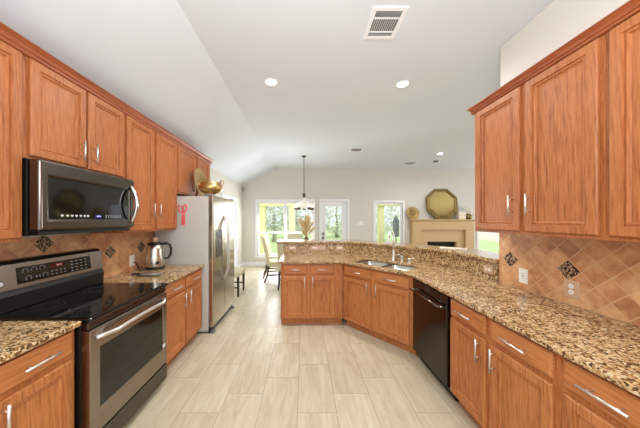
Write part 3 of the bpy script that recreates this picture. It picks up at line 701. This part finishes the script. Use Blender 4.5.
for x, y, t in ((-.03, 0, -.1), (.0, .015, .02), (.03, -.01, .12)): MB().tube([(x, y, .14), (x+t*.1, y, .22), (x+t*.3, y, .31), (x+t*.35, y, .38)], [.012, .014, .026, .006], 8).build('stalk', 'cream', r)

# ------------------------------------------------------------------ dining set
def chair(label, loc, rz):
    # faces local -Y ... seat front at -y
    r = thing('dining_chair', label, 'chair', loc, rz, 'upholstered dining chairs')
    MB().box((-.24, -.24, .38), (.24, .235, .49)).build('seat', 'beige_fabric', r, .03, 4)
    m = MB(); n = 8; loops = []
    for k in range(n+1):
        t = k/n; z = .40+.67*t; y = .20+.03*t+.10*t*t; h = .24-.015*t
        loops.append([(-h, y-.035, z), (0, y-.025, z), (h, y-.035, z), (h, y+.035, z), (0, y+.04, z), (-h, y+.035, z)])
    m.loft(loops); m.build('backrest', 'beige_fabric', r, .02, 3)
    for sx in (-1, 1):
        MB().loft([[(sx*.20-a, -.20-a, z), (sx*.20+a, -.20-a, z), (sx*.20+a, -.20+a, z), (sx*.20-a, -.20+a, z)] for a, z in ((.015, 0), (.022, .379))]).build('leg', 'dark_wood', r)
        MB().loft([[(sx*.20-a, y-a, z), (sx*.20+a, y-a, z), (sx*.20+a, y+a, z), (sx*.20-a, y+a, z)] for a, y, z in ((.014, .30, 0), (.018, .235, .15), (.022, .20, .379))]).build('leg', 'dark_wood', r)
    for sx in (-1, 1): bx((sx*.2-.011, -.18, .16), (sx*.2+.011, .215, .185)).build('stretcher', 'dark_wood', r)
    return r
chair('beige upholstered chair with slanted back beside the large window', (-.70, 5.72, 0), PI/2+.25)
chair('beige upholstered chair mostly hidden behind left end of peninsula', (-.30, 5.14, 0), PI-.15)
chair('beige upholstered chair at far end of table against the window', (-.28, 6.85, 0), 0)
chair('beige upholstered chair partly behind slanted chair near the window', (-.78, 6.42, 0), PI/2-.1)
chair('beige upholstered chair mostly hidden by the stainless refrigerator', (-1.48, 4.67, 0), PI/2)
r = thing('dining_table', 'dark dining table behind bar under the chandelier', 'table', (0.02, 6.0, 0))
MB().lathe([(.55, .722), (.56, .73), (.56, .745), (.54, .752)], n=48).build('table_top', 'dark_wood', r)
MB().lathe([(.06, .12), (.09, .2), (.05, .32), (.06, .5), (.045, .6), (.09, .721)], n=24).build('pedestal', 'dark_wood', r)
for k in range(4):
    a = PI/4+k*PI/2; MB().tube([(.05*math.cos(a), .05*math.sin(a), .16), (.2*math.cos(a), .2*math.sin(a), .12), (.36*math.cos(a), .36*math.sin(a), .03)], [.035, .03, .022], 8).build('leg', 'dark_wood', r)
r = thing('flower_vase', 'vase of dried tan pampas grass on the dining table', 'vase', (.06, 6.0, .7525))
MB().lathe([(.05, 0), (.075, .04), (.085, .12), (.06, .2), (.045, .25), (.055, .28), (.045, .28), (.035, .25)], n=24).build('pot', 'bronze', r)
rnd = random.Random(3)
for k in range(16):
    a = rnd.uniform(0, 2*PI); R = rnd.uniform(.03, .26); H = rnd.uniform(.55, .98)-R*.5
    p = [(0, 0, .2), (R*.25*math.cos(a), R*.25*math.sin(a), .2+(H-.2)*.45), (R*.55*math.cos(a), R*.55*math.sin(a), .2+(H-.2)*.72), (R*.85*math.cos(a), R*.85*math.sin(a), .2+(H-.2)*.9), (R*1.1*math.cos(a), R*1.1*math.sin(a), H)]
    MB().tube(p, [.004, .006, .035, .028, .004], 8).build('plume', 'dried_plant', r)

# ------------------------------------------------------------------ chandelier and ceiling fixtures
r = thing('chandelier', 'bronze chandelier with white glass shades hanging over the table', 'chandelier', (0, 5.87, 1.66))
TOP = ZCEIL-1.66
MB().lathe([(.065, TOP-.001), (.065, TOP-.012), (.02, TOP-.035), (.01, TOP-.04)][::-1], n=24).build('canopy', 'bronze', r)
MB().tube([(0, 0, TOP-.03), (0, 0, .50)], .009, 8).build('rod', 'bronze', r)
MB().lathe([(.02, .395), (.05, .41), (.035, .44), (.05, .48), (.02, .5), (.012, .53)], n=20).build('hub', 'bronze', r)
MB().lathe([(.02, .13), (.05, .16), (.055, .30), (.045, .394)], n=20).build('glass_column', 'shade', r)
for k in range(5):
    a = 2*PI*k/5+.3; ca, sa = math.cos(a), math.sin(a)
    arm = MB().tube([(.045*ca, .045*sa, .42), (.08*ca, .08*sa, .46), (.095*ca, .095*sa, .42), (.07*ca, .07*sa, .28), (.10*ca, .10*sa, .14), (.17*ca, .17*sa, .075), (.215*ca, .215*sa, .08), (.22*ca, .22*sa, .095)], .0055, 8).build('arm', 'nickel', r)
    MB().lathe([(.035, .08), (.045, .1), (.05, .13), (.03, .14)], (.22*ca, .22*sa, 0), 16).build('lamp_cup', 'bronze', arm)
    MB().lathe([(.04, .141), (.055, .18), (.06, .23), (.075, .28), (.072, .28), (.056, .23), (.05, .18), (.03, .145)], (.22*ca, .22*sa, 0), 20).build('lamp_shade', 'shade', arm)
    MB().lathe([(.012, .146), (.02, .175), (.022, .2), (.01, .225)], (.22*ca, .22*sa, 0), 12).build('bulb', 'lamp_glow', arm)
def lamp(name, loc, power, radius, parent=None, spot=True):
    l = bpy.data.lights.new(name, 'AREA'); l.shape = 'DISK'; l.size = radius*2; l.energy = power; l.color = (1, .97, .94); l.spread = math.radians(165)
    o = bpy.data.objects.new(name, l); COL.objects.link(o); o.location = loc
    if parent: o.parent = parent
for lb, x, y in (('recessed ceiling light on the left, above the floor aisle', -.388, 2.71), ('recessed ceiling light on the right, above the angled sink', 1.18, 2.75), ('distant small recessed ceiling light above the fireplace', 3.34, 5.65)):
    r = thing('ceiling_light', lb, 'ceiling light', (x, y, ZCEIL), 0, 'recessed ceiling lights')
    n = 32; MB().loft([[(a*math.cos(2*PI*k/n), a*math.sin(2*PI*k/n), h) for k in range(n)] for a, h in ((.082, -.0005), (.08, -.006), (.064, -.008), (.058, -.002))], False, False, True).build('trim_ring', 'lamp_trim', r)
    MB().lathe([(.058, -.0015), (.054, -.004), (.03, -.0055)], n=24).build('lens', 'lamp_glow', r)
    lamp('downlight', (0, 0, -.02), 16, .06, r)
def vent(label, cx, cy, sx, sy, louv):
    r = thing('ceiling_vent', label, 'vent', (cx, cy, ZCEIL), 0, 'ceiling vents')
    MB().plate(rect(-sx/2, sx/2, -sy/2, sy/2), [rect(-sx/2+.035, sx/2-.035, -sy/2+.035, sy/2-.035)], -.012, -.0005, XY).build('frame', 'white_trim', r, .004)
    bx((-sx/2+.03, -sy/2+.03, -.004), (sx/2-.03, sy/2-.03, -.0008)).build('backing', 'vent_shadow', r)
    x0, x1, y0, y1 = -sx/2+.035, sx/2-.035, -sy/2+.035, sy/2-.035
    def slat(m, p, q, up):
        m.loft([[p, q, (q[0]+up[0], q[1]+up[1], q[2]+.007), (p[0]+up[0], p[1]+up[1], p[2]+.007)], [(p[0], p[1], p[2]-.0015), (q[0], q[1], q[2]-.0015), (q[0]+up[0], q[1]+up[1], q[2]+.0055), (p[0]+up[0], p[1]+up[1], p[2]+.0055)]])
    if louv:
        h = (y1-y0)
        for k in range(3): m = MB(); y = y0+.012+k*.018; slat(m, (x0, y, -.011), (x1, y, -.011), (0, .008)); m.build('slat', 'white_trim', r)
        m = MB(); m.box((x0, y0+.06, -.011), (x1, y0+.07, -.004)); m.build('divider', 'white_trim', r)
        for k in range(11): m = MB(); x = x0+.012+k*(x1-x0-.02)/11; slat(m, (x, y0+.072, -.011), (x, y1-.05, -.011), (.007, 0)); m.build('slat', 'white_trim', r)
        m = MB(); m.box((x0, y1-.05, -.011), (x1, y1-.042, -.004)); m.build('divider', 'white_trim', r)
        for k in range(3): m = MB(); y = y1-.04+k*.016; slat(m, (x0, y, -.011), (x1, y, -.011), (0, .011)); m.build('slat', 'white_trim', r)
    else:
        for k in range(5): m = MB(); y = y0+.012+k*(y1-y0-.02)/5; slat(m, (x0, y, -.011), (x1, y, -.011), (0, .008)); m.build('slat', 'white_trim', r)
vent('large white ceiling vent at top centre, nearest the camera', .662, 1.90, .275, .315, True)
vent('small distant ceiling vent right of the chandelier rod', 1.21, 5.33, .30, .26, False)
vent('small distant ceiling vent above the octagonal mirror', 3.04, 6.6, .36, .30, False)
r = thing('smoke_detector', 'small round smoke detector on far ceiling near distant light', 'smoke detector', (3.64, 6.36, ZCEIL))
MB().lathe([(.03, -.035), (.06, -.03), (.065, -.01), (.065, -.0005)], n=24).build('housing', 'grey_cloth', r)
MB().lathe([(.008, -.04), (.012, -.0355)], n=12).build('test_button', 'white_plastic', r)

# ------------------------------------------------------------------ outdoors
struct(bx((-30, YF+.5, -.25), (40, 60, -.15)), 'ground_lawn', 'lawn')
struct(bx((-4, YF+.15, -.149), (4.3, 11.2, -.10)), 'ground_patio', 'patio')
def post(label, x, y):
    r = thing('porch_post', label, 'post', (x, y, -.0995)); bx((-.11, -.11, 0), (.11, .11, 2.138)).build('shaft', 'yellow_paint', r, .01); bx((-.14, -.14, 0), (.14, .14, .18)).build('plinth', 'white_trim', r, .01)
post('yellow porch post outside left part of the large window', -1.66, 9.3)
post('yellow porch post outside in middle of the large window', -.49, 9.3)
post('yellow porch post outside the narrow window beside the mantel', 3.10, 9.3)
tag(bx((-2.6, 9.12, 2.04), (4.2, 9.48, 2.5)).build('porch_beam', 'yellow_paint', None, .01), 'yellow porch beam across posts outside the windows', 'beam')
def tree(label, x, y, h, R, sd):
    r = thing('tree', label, 'tree', (x, y, -.15), 0, 'trees behind the patio'); rnd = random.Random(sd)
    MB().tube([(0, 0, 0), (.05, 0, h*.3), (-.05, .03, h*.62), (0, 0, h*.85)], [.16, .12, .09, .03], 10).build('trunk', 'bark', r)
    m = MB()
    for k in range(1300):
        u = Vector((rnd.gauss(0, 1), rnd.gauss(0, 1), rnd.gauss(0, 1))).normalized()*R*rnd.uniform(.45, 1)**.6; u.z = u.z*1.1+h*.55
        a = Vector((rnd.gauss(0, 1), rnd.gauss(0, 1), rnd.gauss(0, 1))).normalized(); b = a.orthogonal().normalized(); s = .13
        m.f([m.v(u-a*s), m.v(u+b*s*.5), m.v(u+a*s), m.v(u-b*s*.5)])
    m.build('crown', 'foliage', r)
tree('leafy tree outside seen through left pane of the large window', -2.2, 17, 3.6, 1.3, 1)
tree('leafy tree outside seen through right pane of large window', -.6, 19.5, 3.2, 1.4, 2)
tree('leafy tree outside seen through the glazed door', 3.0, 21, 3.4, 1.6, 3)
tree('leafy tree outside seen through narrow window by the mantel', 6.1, 18, 3.4, 1.5, 4)
r = thing('patio_umbrella', 'closed grey patio umbrella outside the narrow window', 'umbrella', (3.50, 8.75, -.0995))
MB().lathe([(.25, 0), (.25, .06), (.04, .09), (.03, .2)], n=20).build('base', 'bronze', r)
MB().tube([(0, 0, .1), (0, 0, 1.75)], .02, 8).build('pole', 'bronze', r)
MB().lathe([(.02, .93), (.11, .96), (.12, 1.3), (.11, 1.58), (.07, 1.66), (.03, 1.72)], n=12).build('canopy', 'grey_cloth', r)
